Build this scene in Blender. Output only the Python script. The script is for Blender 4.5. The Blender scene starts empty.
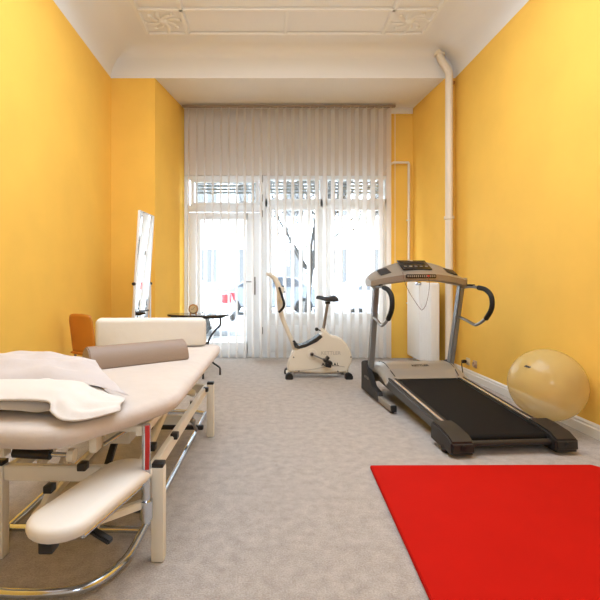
import bpy, bmesh, math, random
from math import sin, cos, pi, radians as R, sqrt
from mathutils import Vector, Matrix, Euler
random.seed(7)
SC = bpy.context.scene
COL = SC.collection

# ------------------------------------------------------------------ materials
def lin(r, g, b):
    f = lambda c: (c/255/12.92) if c/255 <= .04045 else ((c/255+.055)/1.055)**2.4
    return (f(r), f(g), f(b), 1)

def mat(name, rgb, rough=.5, metal=0, bump=0, bscale=40, var=0, vscale=6, coat=0, spec=.5, sheen=0, detail=4):
    m = bpy.data.materials.new(name); m.use_nodes = True
    nt = m.node_tree; n = nt.nodes; l = nt.links
    p = n['Principled BSDF']
    c = lin(*rgb)
    p.inputs['Base Color'].default_value = c
    p.inputs['Roughness'].default_value = rough
    p.inputs['Metallic'].default_value = metal
    p.inputs['Specular IOR Level'].default_value = spec
    if coat: p.inputs['Coat Weight'].default_value = coat
    if sheen: p.inputs['Sheen Weight'].default_value = sheen
    tc = n.new('ShaderNodeTexCoord')
    if var:
        nz = n.new('ShaderNodeTexNoise'); nz.inputs['Scale'].default_value = vscale; nz.inputs['Detail'].default_value = 5
        rp = n.new('ShaderNodeValToRGB')
        rp.color_ramp.elements[0].position = .3; rp.color_ramp.elements[1].position = .7
        rp.color_ramp.elements[0].color = tuple(x*(1-var) for x in c[:3])+(1,)
        rp.color_ramp.elements[1].color = tuple(min(1, x*(1+var)) for x in c[:3])+(1,)
        l.new(tc.outputs['Object'], nz.inputs['Vector']); l.new(nz.outputs['Fac'], rp.inputs['Fac'])
        l.new(rp.outputs['Color'], p.inputs['Base Color'])
    if bump:
        nb = n.new('ShaderNodeTexNoise'); nb.inputs['Scale'].default_value = bscale; nb.inputs['Detail'].default_value = detail
        b = n.new('ShaderNodeBump'); b.inputs['Strength'].default_value = bump; b.inputs['Distance'].default_value = .01
        l.new(tc.outputs['Object'], nb.inputs['Vector']); l.new(nb.outputs['Fac'], b.inputs['Height'])
        l.new(b.outputs['Normal'], p.inputs['Normal'])
    return m

M = {}
M['yellow']   = mat('yellow_wall_paint', (250,201,84), .75, bump=.12, bscale=160, var=.035, vscale=2.2, spec=.25)
M['ceiling']  = mat('ceiling_plaster', (240,237,233), .85, bump=.05, bscale=60, spec=.2)
M['stucco']   = mat('stucco_moulding', (243,240,234), .7, spec=.3)
M['white']    = mat('white_lacquer', (240,240,238), .35)
M['header']   = mat('plaster_header', (222,212,198), .8)
M['header2']  = mat('white_wall_paint', (240,240,238), .8)
M['hood']     = mat('silver_hood_plastic', (166,160,151), .34, metal=.35)
M['bright']   = mat('bright_aluminium', (214,214,214), .25, metal=.8)
M['tan']      = mat('tan_silver_plastic', (156,143,126), .32, metal=.35)
M['rail']     = mat('dark_aluminium_rail', (92,90,88), .35, metal=.5)
M['cord']     = mat('brown_cord', (112,74,60), .6)
M['cardark']  = mat('car_paint_dark_grey', (120,123,128), .3, coat=.5)
M['pipe']     = mat('cream_pipe_paint', (240,228,208), .4)
M['radiator'] = mat('radiator_enamel', (242,240,236), .35)
M['cream_metal'] = mat('cream_powder_coat', (236,227,208), .42, var=.03, vscale=9)
M['cream_plastic'] = mat('cream_plastic', (228,216,194), .4, var=.02, vscale=8)
M['chrome']   = mat('chrome', (206,214,226), .12, metal=1)
M['steel']    = mat('brushed_steel', (150,146,140), .35, metal=.9)
M['grey_metal'] = mat('grey_lacquered_steel', (140,142,145), .36, metal=.4)
M['silver']   = mat('silver_plastic', (164,154,140), .36, metal=.45)
M['black']    = mat('black_plastic', (26,24,23), .42)
M['dark']     = mat('dark_grey_plastic', (34,31,29), .5)
M['rubber']   = mat('black_rubber', (20,19,18), .75)
M['belt']     = mat('running_belt', (15,12,10), .75, bump=.2, bscale=300, spec=.2)
M['display']  = mat('console_display', (34,28,24), .25)
M['sheet']    = mat('stretch_cotton_sheet', (212,199,187), .85, bump=.6, bscale=14, var=.03, vscale=7, sheen=.2, detail=6)
M['pillow']   = mat('pillow_cotton', (208,198,193), .85, bump=.8, bscale=9, sheen=.2, detail=5)
M['pillow2']  = mat('pillow_cotton_white', (228,220,211), .85, bump=.8, bscale=9, sheen=.2, detail=5)
M['bolster']  = mat('white_bolster_cover', (232,226,214), .75, bump=.3, bscale=9, sheen=.1)
M['taupe']    = mat('taupe_leatherette', (150,130,112), .55, bump=.08, bscale=120)
M['pad']      = mat('ivory_leatherette', (236,228,216), .5, bump=.06, bscale=20)
M['redmat']   = mat('red_foam_mat', (180,17,0), .78, bump=.1, bscale=220, var=.04, vscale=3, spec=.06)
M['matedge']  = mat('dark_red_mat_edge', (120,18,10), .7)
M['redtape']  = mat('red_scale_tape', (190,40,34), .4)
M['redled']   = mat('red_led_digits', (200,50,30), .4)
M['iron']     = mat('wrought_iron', (24,24,25), .5)
M['darktop']  = mat('dark_table_top', (62,58,54), .12)
M['brass']    = mat('aged_brass', (178,132,70), .32, metal=.8)
M['clockface']= mat('clock_face', (216,190,140), .5)
M['ochre']    = mat('ochre_stained_plywood', (206,130,24), .45, var=.08, vscale=5)
M['mirror']   = mat('mirror_silver', (240,242,242), .02, metal=1)
M['baseboard']= mat('white_skirting', (240,232,220), .4)
M['socket']   = mat('socket_plastic', (214,196,160), .4)
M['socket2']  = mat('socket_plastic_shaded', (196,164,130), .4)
M['headrail'] = mat('bronze_headrail', (158,140,122), .5)
M['shutter']  = mat('grey_shutter_slats', (150,152,152), .6)
M['asphalt']  = mat('asphalt', (150,150,150), .9, bump=.2, bscale=60, var=.1, vscale=4)
M['pavement'] = mat('paving', (196,194,190), .9, var=.06, vscale=3)
M['facade']   = mat('pale_facade', (226,224,220), .9, var=.03, vscale=1)
M['facade_dk']= mat('facade_window', (98,96,93), .5)
M['facade_fr']= mat('facade_window_frame', (228,228,226), .6)
M['bark']     = mat('tree_bark', (52,49,46), .9, bump=.5, bscale=30)
M['buds']     = mat('spring_buds', (104,104,84), .8)
M['carwhite'] = mat('car_paint_white', (226,226,228), .3, coat=.5)
M['cargrey']  = mat('car_paint_silver', (170,172,176), .3, coat=.5)
M['carred']   = mat('car_paint_red', (216,70,70), .3, coat=.5)
M['carglass'] = mat('car_window', (70,74,80), .15)
M['taillight']= mat('tail_light', (224,40,50), .3)
M['ink']      = mat('printed_ink', (40,38,36), .6)
M['ink_soft'] = mat('printed_outline_ink', (184,170,150), .6)

# carpet
def carpet():
    m = mat('grey_beige_carpet', (196,184,172), .95, spec=.05, sheen=.3)
    nt = m.node_tree; n = nt.nodes; l = nt.links; p = n['Principled BSDF']
    tc = n.new('ShaderNodeTexCoord')
    a = n.new('ShaderNodeTexNoise'); a.inputs['Scale'].default_value = 16; a.inputs['Detail'].default_value = 8; a.inputs['Roughness'].default_value = .65
    b = n.new('ShaderNodeTexNoise'); b.inputs['Scale'].default_value = 150; b.inputs['Detail'].default_value = 3
    mx = n.new('ShaderNodeMath'); mx.operation = 'ADD'
    h = n.new('ShaderNodeMath'); h.operation = 'MULTIPLY'; h.inputs[1].default_value = .5
    rp = n.new('ShaderNodeValToRGB'); e = rp.color_ramp.elements
    e[0].position = .36; e[0].color = lin(150,139,129); e[1].position = .64; e[1].color = lin(190,179,168)
    l.new(tc.outputs['Object'], a.inputs['Vector']); l.new(tc.outputs['Object'], b.inputs['Vector'])
    l.new(a.outputs['Fac'], mx.inputs[0]); l.new(b.outputs['Fac'], mx.inputs[1]); l.new(mx.outputs[0], h.inputs[0])
    l.new(h.outputs[0], rp.inputs['Fac']); l.new(rp.outputs['Color'], p.inputs['Base Color'])
    bp = n.new('ShaderNodeBump'); bp.inputs['Strength'].default_value = .5; bp.inputs['Distance'].default_value = .008
    l.new(b.outputs['Fac'], bp.inputs['Height']); l.new(bp.outputs['Normal'], p.inputs['Normal'])
    return m
M['carpet'] = carpet()

def slat_mat():
    m = bpy.data.materials.new('blind_fabric'); m.use_nodes = True
    nt = m.node_tree; n = nt.nodes; l = nt.links; n.clear()
    o = n.new('ShaderNodeOutputMaterial'); d = n.new('ShaderNodeBsdfDiffuse'); t = n.new('ShaderNodeBsdfTranslucent'); mx = n.new('ShaderNodeMixShader')
    wv = n.new('ShaderNodeTexNoise'); wv.inputs['Scale'].default_value = 90
    rp = n.new('ShaderNodeValToRGB'); rp.color_ramp.elements[0].color = lin(232,224,214); rp.color_ramp.elements[1].color = lin(240,233,224)
    tc = n.new('ShaderNodeTexCoord'); l.new(tc.outputs['Object'], wv.inputs['Vector']); l.new(wv.outputs['Fac'], rp.inputs['Fac'])
    l.new(rp.outputs['Color'], d.inputs['Color']); t.inputs['Color'].default_value = lin(238,236,234)
    mx.inputs[0].default_value = .5
    l.new(d.outputs[0], mx.inputs[1]); l.new(t.outputs[0], mx.inputs[2]); l.new(mx.outputs[0], o.inputs['Surface'])
    return m
M['slat'] = slat_mat()

def glass_mat():
    m = bpy.data.materials.new('window_glass'); m.use_nodes = True
    nt = m.node_tree; n = nt.nodes; l = nt.links; n.clear()
    o = n.new('ShaderNodeOutputMaterial'); t = n.new('ShaderNodeBsdfTransparent'); g = n.new('ShaderNodeBsdfGlossy'); mx = n.new('ShaderNodeMixShader')
    t.inputs['Color'].default_value = (.96,.98,.97,1); g.inputs['Roughness'].default_value = .02; mx.inputs[0].default_value = .06
    l.new(t.outputs[0], mx.inputs[1]); l.new(g.outputs[0], mx.inputs[2]); l.new(mx.outputs[0], o.inputs['Surface'])
    return m
M['glass'] = glass_mat()

def ball_mat():
    m = mat('translucent_vinyl', (228,203,134), .14, spec=.5)
    nt = m.node_tree; n = nt.nodes; l = nt.links; p = n['Principled BSDF']
    o = n['Material Output']; t = n.new('ShaderNodeBsdfTransparent'); t.inputs['Color'].default_value = (.94,.90,.78,1)
    lw = n.new('ShaderNodeLayerWeight'); lw.inputs['Blend'].default_value = .4
    mr = n.new('ShaderNodeMapRange'); mr.inputs['To Min'].default_value = .48; mr.inputs['To Max'].default_value = .58
    mx = n.new('ShaderNodeMixShader')
    l.new(lw.outputs['Facing'], mr.inputs['Value']); l.new(mr.outputs[0], mx.inputs[0])
    l.new(t.outputs[0], mx.inputs[1]); l.new(p.outputs[0], mx.inputs[2]); l.new(mx.outputs[0], o.inputs['Surface'])
    return m
M['ball'] = ball_mat()

# ------------------------------------------------------------------ mesh builder
def catmull(pts, k=6, closed=False):
    P = [Vector(p) for p in pts]; n = len(P); out = []
    rng = range(n if closed else n-1)
    for i in rng:
        p0 = P[(i-1) % n] if closed or i > 0 else P[0]*2-P[1]
        p1 = P[i]; p2 = P[(i+1) % n]
        p3 = P[(i+2) % n] if closed or i+2 < n else P[-1]*2-P[-2]
        for j in range(k):
            t = j/k
            out.append(.5*((2*p1)+(p2-p0)*t+(2*p0-5*p1+4*p2-p3)*t*t+(3*p1-p0-3*p2+p3)*t**3))
    if not closed: out.append(P[-1])
    return out

class MB:
    def __init__(s): s.bm = bmesh.new()
    def _add(s, t, mtx=None):
        if mtx is not None: bmesh.ops.transform(t, matrix=mtx, verts=t.verts)
        me = bpy.data.meshes.new('t'); t.to_mesh(me); t.free(); s.bm.from_mesh(me); bpy.data.meshes.remove(me); return s
    def box(s, c, d, rot=None, bev=0, seg=2):
        t = bmesh.new(); bmesh.ops.create_cube(t, size=1)
        bmesh.ops.scale(t, vec=d, verts=t.verts)
        if bev: bmesh.ops.bevel(t, geom=t.edges[:], offset=min(bev, min(d)*.49), segments=seg, affect='EDGES', profile=.5)
        m = Matrix.Translation(c)
        if rot is not None: m = m @ Euler(rot).to_matrix().to_4x4()
        return s._add(t, m)
    def bar(s, a, b, w, h, bev=.004, up=(0,0,1)):
        a = Vector(a); b = Vector(b); y = (b-a).normalized(); x = y.cross(Vector(up)).normalized(); z = x.cross(y)
        t = bmesh.new(); bmesh.ops.create_cube(t, size=1); bmesh.ops.scale(t, vec=(w, (b-a).length, h), verts=t.verts)
        if bev: bmesh.ops.bevel(t, geom=t.edges[:], offset=bev, segments=2, affect='EDGES')
        m = Matrix((x, y, z)).transposed().to_4x4(); m.translation = (a+b)/2
        return s._add(t, m)
    def tube(s, pts, r, seg=10, closed=False, smooth=0, cap=True, flat=1.0):
        P = catmull(pts, smooth, closed) if smooth else [Vector(p) for p in pts]
        n = len(P); rr = r if isinstance(r, (list, tuple)) else None
        t = bmesh.new(); rings = []; prev = None
        for i, p in enumerate(P):
            if closed: d = P[(i+1) % n]-P[i-1]
            else: d = P[min(i+1, n-1)]-P[max(i-1, 0)]
            d.normalize()
            if prev is None:
                ref = Vector((0,0,1)) if abs(d.z) < .9 else Vector((1,0,0))
                u = d.cross(ref).normalized()
            else:
                u = (prev-d*prev.dot(d)).normalized()
            prev = u; v = d.cross(u)
            if rr:
                f = i/(n-1)*(len(rr)-1); k = min(int(f), len(rr)-2); ra = rr[k]+(rr[k+1]-rr[k])*(f-k)
            else: ra = r
            rings.append([t.verts.new(p+u*cos(2*pi*k/seg)*ra+v*sin(2*pi*k/seg)*ra*flat) for k in range(seg)])
        for i in range(n if closed else n-1):
            A = rings[i]; B = rings[(i+1) % n]
            for k in range(seg): t.faces.new((A[k], A[(k+1) % seg], B[(k+1) % seg], B[k]))
        if cap and not closed:
            t.faces.new(rings[0][::-1]); t.faces.new(rings[-1])
        bmesh.ops.recalc_face_normals(t, faces=t.faces)
        return s._add(t)
    def prism(s, poly, a, b, axis='y', bev=0, seg=2, mtx=None):
        # poly: 2-D points; axis 'y': (x,z) extruded a..b along y; 'x': (y,z) along x; 'z': (x,y) along z
        f = {'y': lambda p, q: (p[0], q, p[1]), 'x': lambda p, q: (q, p[0], p[1]), 'z': lambda p, q: (p[0], p[1], q)}[axis]
        t = bmesh.new()
        A = [t.verts.new(f(p, a)) for p in poly]; B = [t.verts.new(f(p, b)) for p in poly]; n = len(poly)
        t.faces.new(A[::-1]); t.faces.new(B)
        for i in range(n): t.faces.new((A[i], A[(i+1) % n], B[(i+1) % n], B[i]))
        bmesh.ops.recalc_face_normals(t, faces=t.faces)
        if bev:
            es = [e for e in t.edges if e.calc_face_angle(0) > R(35)]
            bmesh.ops.bevel(t, geom=es, offset=bev, segments=seg, affect='EDGES', clamp_overlap=True)
        return s._add(t, mtx)
    def lathe(s, prof, c=(0,0,0), axis='z', seg=24, mtx=None):
        t = bmesh.new(); rings = []
        for r, z in prof:
            rings.append([t.verts.new((max(r, 1e-5)*cos(2*pi*k/seg), max(r, 1e-5)*sin(2*pi*k/seg), z)) for k in range(seg)])
        for A, B in zip(rings, rings[1:]):
            for k in range(seg): t.faces.new((A[k], A[(k+1) % seg], B[(k+1) % seg], B[k]))
        t.faces.new(rings[0][::-1]); t.faces.new(rings[-1])
        bmesh.ops.remove_doubles(t, verts=t.verts, dist=1e-4)
        bmesh.ops.recalc_face_normals(t, faces=t.faces)
        m = Matrix.Translation(c)
        if axis == 'x': m = m @ Matrix.Rotation(pi/2, 4, 'Y')
        if axis == 'y': m = m @ Matrix.Rotation(-pi/2, 4, 'X')
        if mtx is not None: m = mtx
        return s._add(t, m)
    def slab(s, outline, z0, z1, r, puff=0, seg=5):
        # a cushion: outline counter-clockwise, rounded rim of radius r
        t = bmesh.new(); n = len(outline); P = [Vector(p) for p in outline]; N = []
        for i in range(n):
            d = (P[(i+1) % n]-P[i-1]).normalized(); N.append(Vector((d.y, -d.x)))
        prof = []
        for k in range(seg+1):
            a = -pi/2+k*(pi/2)/seg; prof.append((r*(1-cos(a)), z0+r*(1+sin(a))))
        for k in range(seg+1):
            a = k*(pi/2)/seg; prof.append((r*(1-cos(a)), z1-r*(1-sin(a))))
        rings = [[t.verts.new((P[i].x-N[i].x*ins, P[i].y-N[i].y*ins, z)) for i in range(n)] for ins, z in prof]
        for A, B in zip(rings, rings[1:]):
            for k in range(n): t.faces.new((A[k], A[(k+1) % n], B[(k+1) % n], B[k]))
        t.faces.new(rings[0][::-1])
        cen = sum(P, Vector((0,0)))/n; last = rings[-1]
        for f, dz in ((.9, .5), (.7, .85), (.35, 1)):
            ring = [t.verts.new((cen.x+(v.co.x-cen.x)*f, cen.y+(v.co.y-cen.y)*f, z1+puff*dz)) for v in rings[-1]]
            for k in range(n): t.faces.new((last[k], last[(k+1) % n], ring[(k+1) % n], ring[k]))
            last = ring
        t.faces.new(last)
        bmesh.ops.recalc_face_normals(t, faces=t.faces)
        return s._add(t)
    def grid(s, fn, nu, nv):
        t = bmesh.new()
        V = [[t.verts.new(fn(i/nu, j/nv)) for j in range(nv+1)] for i in range(nu+1)]
        for i in range(nu):
            for j in range(nv): t.faces.new((V[i][j], V[i+1][j], V[i+1][j+1], V[i][j+1]))
        return s._add(t)
    def sphere(s, c, r, sx=1, sy=1, sz=1, u=32, v=20):
        t = bmesh.new(); bmesh.ops.create_uvsphere(t, u_segments=u, v_segments=v, radius=r)
        return s._add(t, Matrix.Translation(c) @ Matrix.Diagonal((sx, sy, sz, 1)))
    def build(s, name, m, parent=None, smooth=40):
        me = bpy.data.meshes.new(name); s.bm.to_mesh(me); s.bm.free()
        if smooth:
            for p in me.polygons: p.use_smooth = True
            me.set_sharp_from_angle(angle=R(smooth))
        me.materials.append(M[m] if isinstance(m, str) else m)
        o = bpy.data.objects.new(name, me); COL.objects.link(o)
        if parent is not None: o.parent = parent
        return o

def tag(o, label, cat, group=None):
    o['label'] = label; o['category'] = cat
    if group: o['group'] = group
    return o
def thing(name, label, cat, loc=(0,0,0), rz=0, group=None):
    o = bpy.data.objects.new(name, None); o.empty_display_size = .1; COL.objects.link(o)
    o.location = loc; o.rotation_euler = (0, 0, rz)
    return tag(o, label, cat, group)
def struct(o): o['kind'] = 'structure'; return o
def sroot(name, loc=(0,0,0)):
    o = bpy.data.objects.new(name, None); COL.objects.link(o); o.location = loc; return struct(o)
def lettering(txt, size, m, parent, loc, rot, name='lettering', extrude=.0008, bold=0, spacing=1.0):
    cu = bpy.data.curves.new('txt', 'FONT'); cu.body = txt; cu.size = size; cu.extrude = extrude; cu.offset = bold
    cu.align_x = 'CENTER'; cu.align_y = 'CENTER'; cu.space_character = spacing
    tmp = bpy.data.objects.new('tmp', cu); COL.objects.link(tmp)
    me = bpy.data.meshes.new_from_object(tmp.evaluated_get(bpy.context.evaluated_depsgraph_get()))
    bpy.data.objects.remove(tmp); bpy.data.curves.remove(cu)
    me.materials.clear(); me.materials.append(M[m]); me.name = name
    o = bpy.data.objects.new(name, me); COL.objects.link(o); o.parent = parent
    o.location = loc; o.rotation_euler = rot
    return o

# ------------------------------------------------------------------ the room (metres; camera stands at x=0, y=0)
XL, XR = -1.868, 2.388        # side walls
YB, YP, YW = -2.6, 5.63, 6.62 # back wall behind the camera, pier fronts, window wall
ZW, ZC = 3.63, 4.0            # top of the yellow, ceiling
struct(MB().box((.26, 2.0, -.05), (4.7, 9.5, .1)).build('floor', 'carpet', smooth=0))
struct(MB().box((XL-.1, 1.9, ZW/2+.2), (.2, 9.2, ZW+.4)).build('wall_left', 'yellow', smooth=0))
struct(MB().box((XR+.1, 1.9, ZW/2+.2), (.2, 9.2, ZW+.4)).build('wall_right', 'yellow', smooth=0))
struct(MB().box((.26, YB-.1, 2.1), (4.7, .2, 4.4)).build('wall_back', 'header2', smooth=0))
struct(MB().prism([(XL-.01, YP), (-1.324, YP), (-1.10, YW+.2), (XL-.01, YW+.2)], 0, ZW, 'z').build('wall_pier_left', 'yellow', smooth=0))
struct(MB().prism([(2.264, YP), (XR+.01, YP), (XR+.01, YW+.2), (2.18, YW+.2)], 0, ZW, 'z').build('wall_pier_right', 'yellow', smooth=0))
struct(MB().box((2.02, YW+.1, ZW/2), (.36, .2, ZW)).build('wall_window_right', 'yellow', smooth=0))
struct(MB().box((.36, YW+.12, (2.66+ZW)/2), (2.98, .24, ZW-2.66)).build('wall_window_header', 'header', smooth=0))
struct(MB().box((2.02, YW-.012, 3.59), (.34, .024, .08), bev=.004).build('trim_4', 'stucco'))

def ceil_z(x, y):
    def cove(d, z0, r):
        if d >= r: return ZC
        d = max(d, 0)
        return z0+(ZC-z0)*sqrt(max(0, 1-((r-d)/r)**2))
    return min(cove(x-XL, ZW, .36), cove(XR-x, ZW, .36), cove(YP-y, 3.87, .16))
def axis(a, b, r, n, mid):
    u = [a+r*(1-cos(k/n*pi/2)) for k in range(n+1)]
    v = [b-r*(1-cos(k/n*pi/2)) for k in range(n+1)][::-1]
    return u+[a+r+(b-a-2*r)*k/mid for k in range(1, mid)]+v
xs = axis(XL, XR, .36, 12, 14); ys = [YB+(5.3-YB)*k/16 for k in range(16)]+[YP-.16-.17+.17*k/4 for k in range(4)]+[YP-.16*(1-k/12)**1.6 for k in range(13)]
b = MB(); b.grid(lambda u, v: (lambda x, y: (x, y, ceil_z(x, y)))(xs[round(u*(len(xs)-1))], ys[round(v*(len(ys)-1))]), len(xs)-1, len(ys)-1)
struct(b.build('ceiling', 'ceiling', smooth=60))
struct(MB().box((.26, (YP+YW+.24)/2, (ZW+3.89)/2), (4.5, YW+.24-YP, .26)).build('ceiling_beam', 'ceiling', smooth=0))
struct(MB().box((.26, 2, 4.12), (4.7, 9.5, .1)).build('ceiling_slab', 'ceiling', smooth=0))
# stucco frames on the ceiling
FX0, FX1, FY1, FY0, BW = -1.33, 1.87, 5.28, .6, .47
def strip(b, a, c, w=.055):
    b.bar(a, c, w, .03, bev=.011)
b = MB(); zz = ZC-.010
for x in (FX0, FX0+BW, FX1-BW, FX1): strip(b, (x, FY0, zz), (x, FY1, zz))
for y in (FY0, FY0+BW, FY1-BW, FY1): strip(b, (FX0, y, zz), (FX1, y, zz))
for y in (FY0, FY1-BW): strip(b, ((FX0+FX1)/2, y, zz), ((FX0+FX1)/2, y+BW, zz), .04)
struct(b.build('trim_1', 'stucco'))
def rosette(name, cx, cy):
    b = MB(); random.seed(3)
    b.lathe([(0, -.03), (.03, -.028), (.05, -.012), (.06, 0)], (cx, cy, ZC), seg=16)
    for k in range(8):
        a = k*pi/4+.2; L = .16 if k % 2 else .12
        pts = [(cx+cos(a+.5*t)*(.05+L*t), cy+sin(a+.5*t)*(.05+L*t), ZC-.006) for t in (0, .35, .7, 1)]
        b.tube(pts, [.010, .026, .024, .008], seg=8, smooth=4, flat=.35)
        e = Vector(pts[-1]); b.sphere(e, .025, sz=.6, u=10, v=6)
    struct(b.build(name, 'stucco'))
rosette('trim_2', FX0+BW/2, FY1-BW/2); rosette('trim_3', FX1-BW/2, FY1-BW/2)

# skirting
def skirting(name, x, sgn, y0, y1):
    prof = [(0, 0), (.02, 0), (.02, .065), (.014, .072), (.014, .088), (.006, .1), (0, .1)]
    struct(MB().prism([(x+sgn*p, z) for p, z in prof], y0, y1, 'y').build(name, 'baseboard', smooth=0))
skirting('baseboard_left', XL, 1, YB, YP); skirting('baseboard_right', XR, -1, YB, YP)

# ---- glazed front: door_1, window_1, window_2
def frame_rect(b, x0, x1, z0, z1, w, y, d, bev=.006):
    b.box(((x0+x1)/2, y, z1-w/2), (x1-x0, d, w), bev=bev); b.box(((x0+x1)/2, y, z0+w/2), (x1-x0, d, w), bev=bev)
    b.box((x0+w/2, y, (z0+z1)/2), (w, d, z1-z0-2*w+.01), bev=bev); b.box((x1-w/2, y, (z0+z1)/2), (w, d, z1-z0-2*w+.01), bev=bev)
YG = 6.70
d = sroot('door_1')
b = MB(); frame_rect(b, -1.145, .045, 0, 2.66, .06, YG, .12); b.box((-.55, YG, 2.18), (1.10, .12, .10), bev=.006); b.build('frame', 'white', d)
b = MB()
b.box((-.985, YG-.05, 1.07), (.19, .055, 2.09), bev=.008); b.box((-.115, YG-.05, 1.07), (.23, .055, 2.09), bev=.008)
b.box((-.55, YG-.05, .13), (.70, .055, .20), bev=.008); b.box((-.55, YG-.05, 2.065), (.70, .055, .10), bev=.008); b.build('leaf', 'white', d)
MB().box((-.56, YG-.045, 1.12), (.66, .012, 1.84)).build('pane', 'glass', d)
MB().box((-.55, YG, 2.41), (1.0, .012, .40)).build('pane', 'glass', d)
b = MB(); frame_rect(b, -1.04, -.045, 2.22, 2.61, .05, YG-.03, .05); b.build('transom_frame', 'white', d)
b = MB(); b.box((-.11, YG-.083, 1.05), (.034, .012, .26), bev=.004); b.tube([(-.11, YG-.085, 1.11), (-.11, YG-.135, 1.11), (-.24, YG-.135, 1.11)], .010, smooth=3); b.build('handle', 'steel', d)
for z in (.35, 2.05, 2.28, 2.56): MB().lathe([(.012, 0), (.014, .01), (.014, .09), (.012, .1)], (.0, YG-.075, z), seg=10).build('hinge', 'steel', d)
def shop_window(nm, x0, x1):
    w = sroot(nm)
    b = MB(); frame_rect(b, x0, x1, .55, 2.66, .055, YG, .11); b.box(((x0+x1)/2, YG, 2.26), (x1-x0, .11, .12), bev=.006); b.build('frame', 'white', w)
    b = MB(); frame_rect(b, x0+.04, x1-.04, .59, 2.22, .065, YG-.04, .06); b.build('casement', 'white', w)
    MB().box(((x0+x1)/2, YG-.03, 1.40), (x1-x0-.18, .012, 1.52)).build('pane', 'glass', w)
    MB().box(((x0+x1)/2, YG, 2.46), (x1-x0-.10, .012, .30)).build('pane', 'glass', w)
    b = MB(); b.box(((x0+x1)/2, YG, .275), (x1-x0, .1, .55)); b.box(((x0+x1)/2, YG-.055, .28), (x1-x0-.16, .02, .38), bev=.008); b.build('lower_panel', 'white', w)
    MB().box((x0+.07, YG-.085, 1.30), (.022, .03, .12), bev=.005).build('handle', 'white', w)
shop_window('window_1', .045, .905); shop_window('window_2', .905, 1.85)
for i, (x0, x1, where) in enumerate(((-1.0, -.1, 'door'), (.09, .86, 'left window beside the door'), (.95, 1.81, 'right window behind the treadmill'))):
    t = thing('roller_shutter', 'grey slatted roller shutter pulled partly down outside the '+where, 'shutter', ((x0+x1)/2, YG+.10, 2.42), 0, 'roller shutters outside the glass')  # outdoor roller shutter of rigid slats, not an indoor blind
    for k in range(4): MB().box((0, 0, .02+k*.05), (x1-x0, .012, .038), bev=.005).build('slat', 'shutter', t)

# ---- vertical blinds
t = thing('vertical_blind', 'wide off-white vertical blind with open fabric slats across the whole glazed front', 'blind', (.38, 6.45, 0))
MB().box((.0, 0, 3.595), (3.02, .045, .028), bev=.006).build('headrail', 'headrail', t)
ang = math.atan2(.1125, -.037)
pitch = .1135
for k in range(26):
    x = -1.04+k*pitch-.38
    a = ang+random.uniform(-.02, .02)
    dx, dy = cos(a)*.0625, sin(a)*.0625
    def sl(u, v, x=x, dx=dx, dy=dy):
        s = (v-.5)*2; bow = .006*(1-s*s)
        return (x+dx*s+bow*dy/.0625, dy*s-bow*dx/.0625, .03+u*3.54)
    b = MB(); b.grid(sl, 10, 4); o = b.build('slat', 'slat', t)
for k in (0,):
    MB().tube([(1.50, -.02, 3.57), (1.50, -.02, 1.2)], .003, seg=6).build('pull_cord', 'white', t)

# ------------------------------------------------------------------ street outside
struct(MB().box((0, 13.6, -.2), (60, 13.4, .1)).build('street_pavement', 'pavement', smooth=0))
struct(MB().box((0, 15.0, -.17), (60, 9, .1)).build('street_road', 'asphalt', smooth=0))
bld = thing('street_building', 'pale apartment building with rows of windows across the street', 'building', (0, 22, -.15))
MB().box((0, 3, 8), (44, 6, 16)).build('wall', 'facade', bld, smooth=0)
for fz in (1.1, 4.3, 7.5):
    for k in range(-4, 6):
        x = k*2.1-.6
        f = MB(); frame_rect(f, x-.6, x+.6, fz, fz+1.8, .09, -.03, .12, bev=0); f.box((x, -.03, fz+.9), (.08, .1, 1.7)); f = f.build('window', 'facade_fr', bld, smooth=0)
        MB().box((x, -.01, fz+.9), (1.1, .04, 1.7)).build('pane', 'facade_dk', f, smooth=0)
MB().box((0, -.1, 3.6), (44, .25, .18)).build('ledge', 'facade', bld, smooth=0)

def car(label, x, y, sgn, paint, glassy='carglass'):
    t = thing('parked_car', label, 'car', (x, y, -.12), 0 if sgn > 0 else pi, 'cars parked along the street')
    prof = [(-2.1, .35), (-2.05, .75), (-1.95, .95), (-1.3, 1.02), (-.7, 1.40), (.2, 1.47), (1.05, 1.40), (1.6, 1.02), (2.0, .95), (2.1, .6), (2.08, .32), (1.7, .26), (-1.7, .26)]
    MB().prism(prof, -.82, .82, 'y', bev=.07, seg=3).build('body', paint, t)
    b = MB(); b.prism([(-1.1, 1.03), (-.62, 1.34), (.1, 1.40), (.1, 1.02)], -.835, .835, 'y'); b.prism([(.2, 1.02), (.2, 1.40), (.98, 1.34), (1.35, 1.04)], -.835, .835, 'y'); b.build('side_window', glassy, t, smooth=0)
    for wx in (-1.3, 1.32):
        for s in (-1, 1):
            w = MB().lathe([(.0, -.1), (.29, -.1), (.32, -.06), (.32, .06), (.29, .1), (0, .1)], (wx, s*.76, .31), 'y', 20).build('wheel', 'rubber', t)
            MB().lathe([(0, -.02), (.19, -.02), (.2, .0), (0, .02)], (wx, s*.865, .31), 'y', 16).build('hubcap', 'steel', w)
    for s in (-1, 1): MB().box((1.985, s*.68, .86), (.2, .32, .2), bev=.03).build('tail_light', 'taillight', t)
    for s in (-1, 1): MB().box((-2.03, s*.6, .72), (.14, .3, .14), bev=.03).build('headlight', 'white', t)
    MB().box((2.09, 0, .45), (.12, 1.5, .16), bev=.03).build('bumper', 'dark', t)
    return t
car('white parked car with red tail light seen through the door glass', -2.75, 10.6, 1, 'carwhite')
car('silver parked car behind the exercise bike, seen through the left window', 3.5, 11.2, -1, 'cargrey')
car('dark grey parked car on the far side of the street, seen through the door', .2, 17.3, 1, 'cardark')

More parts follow.
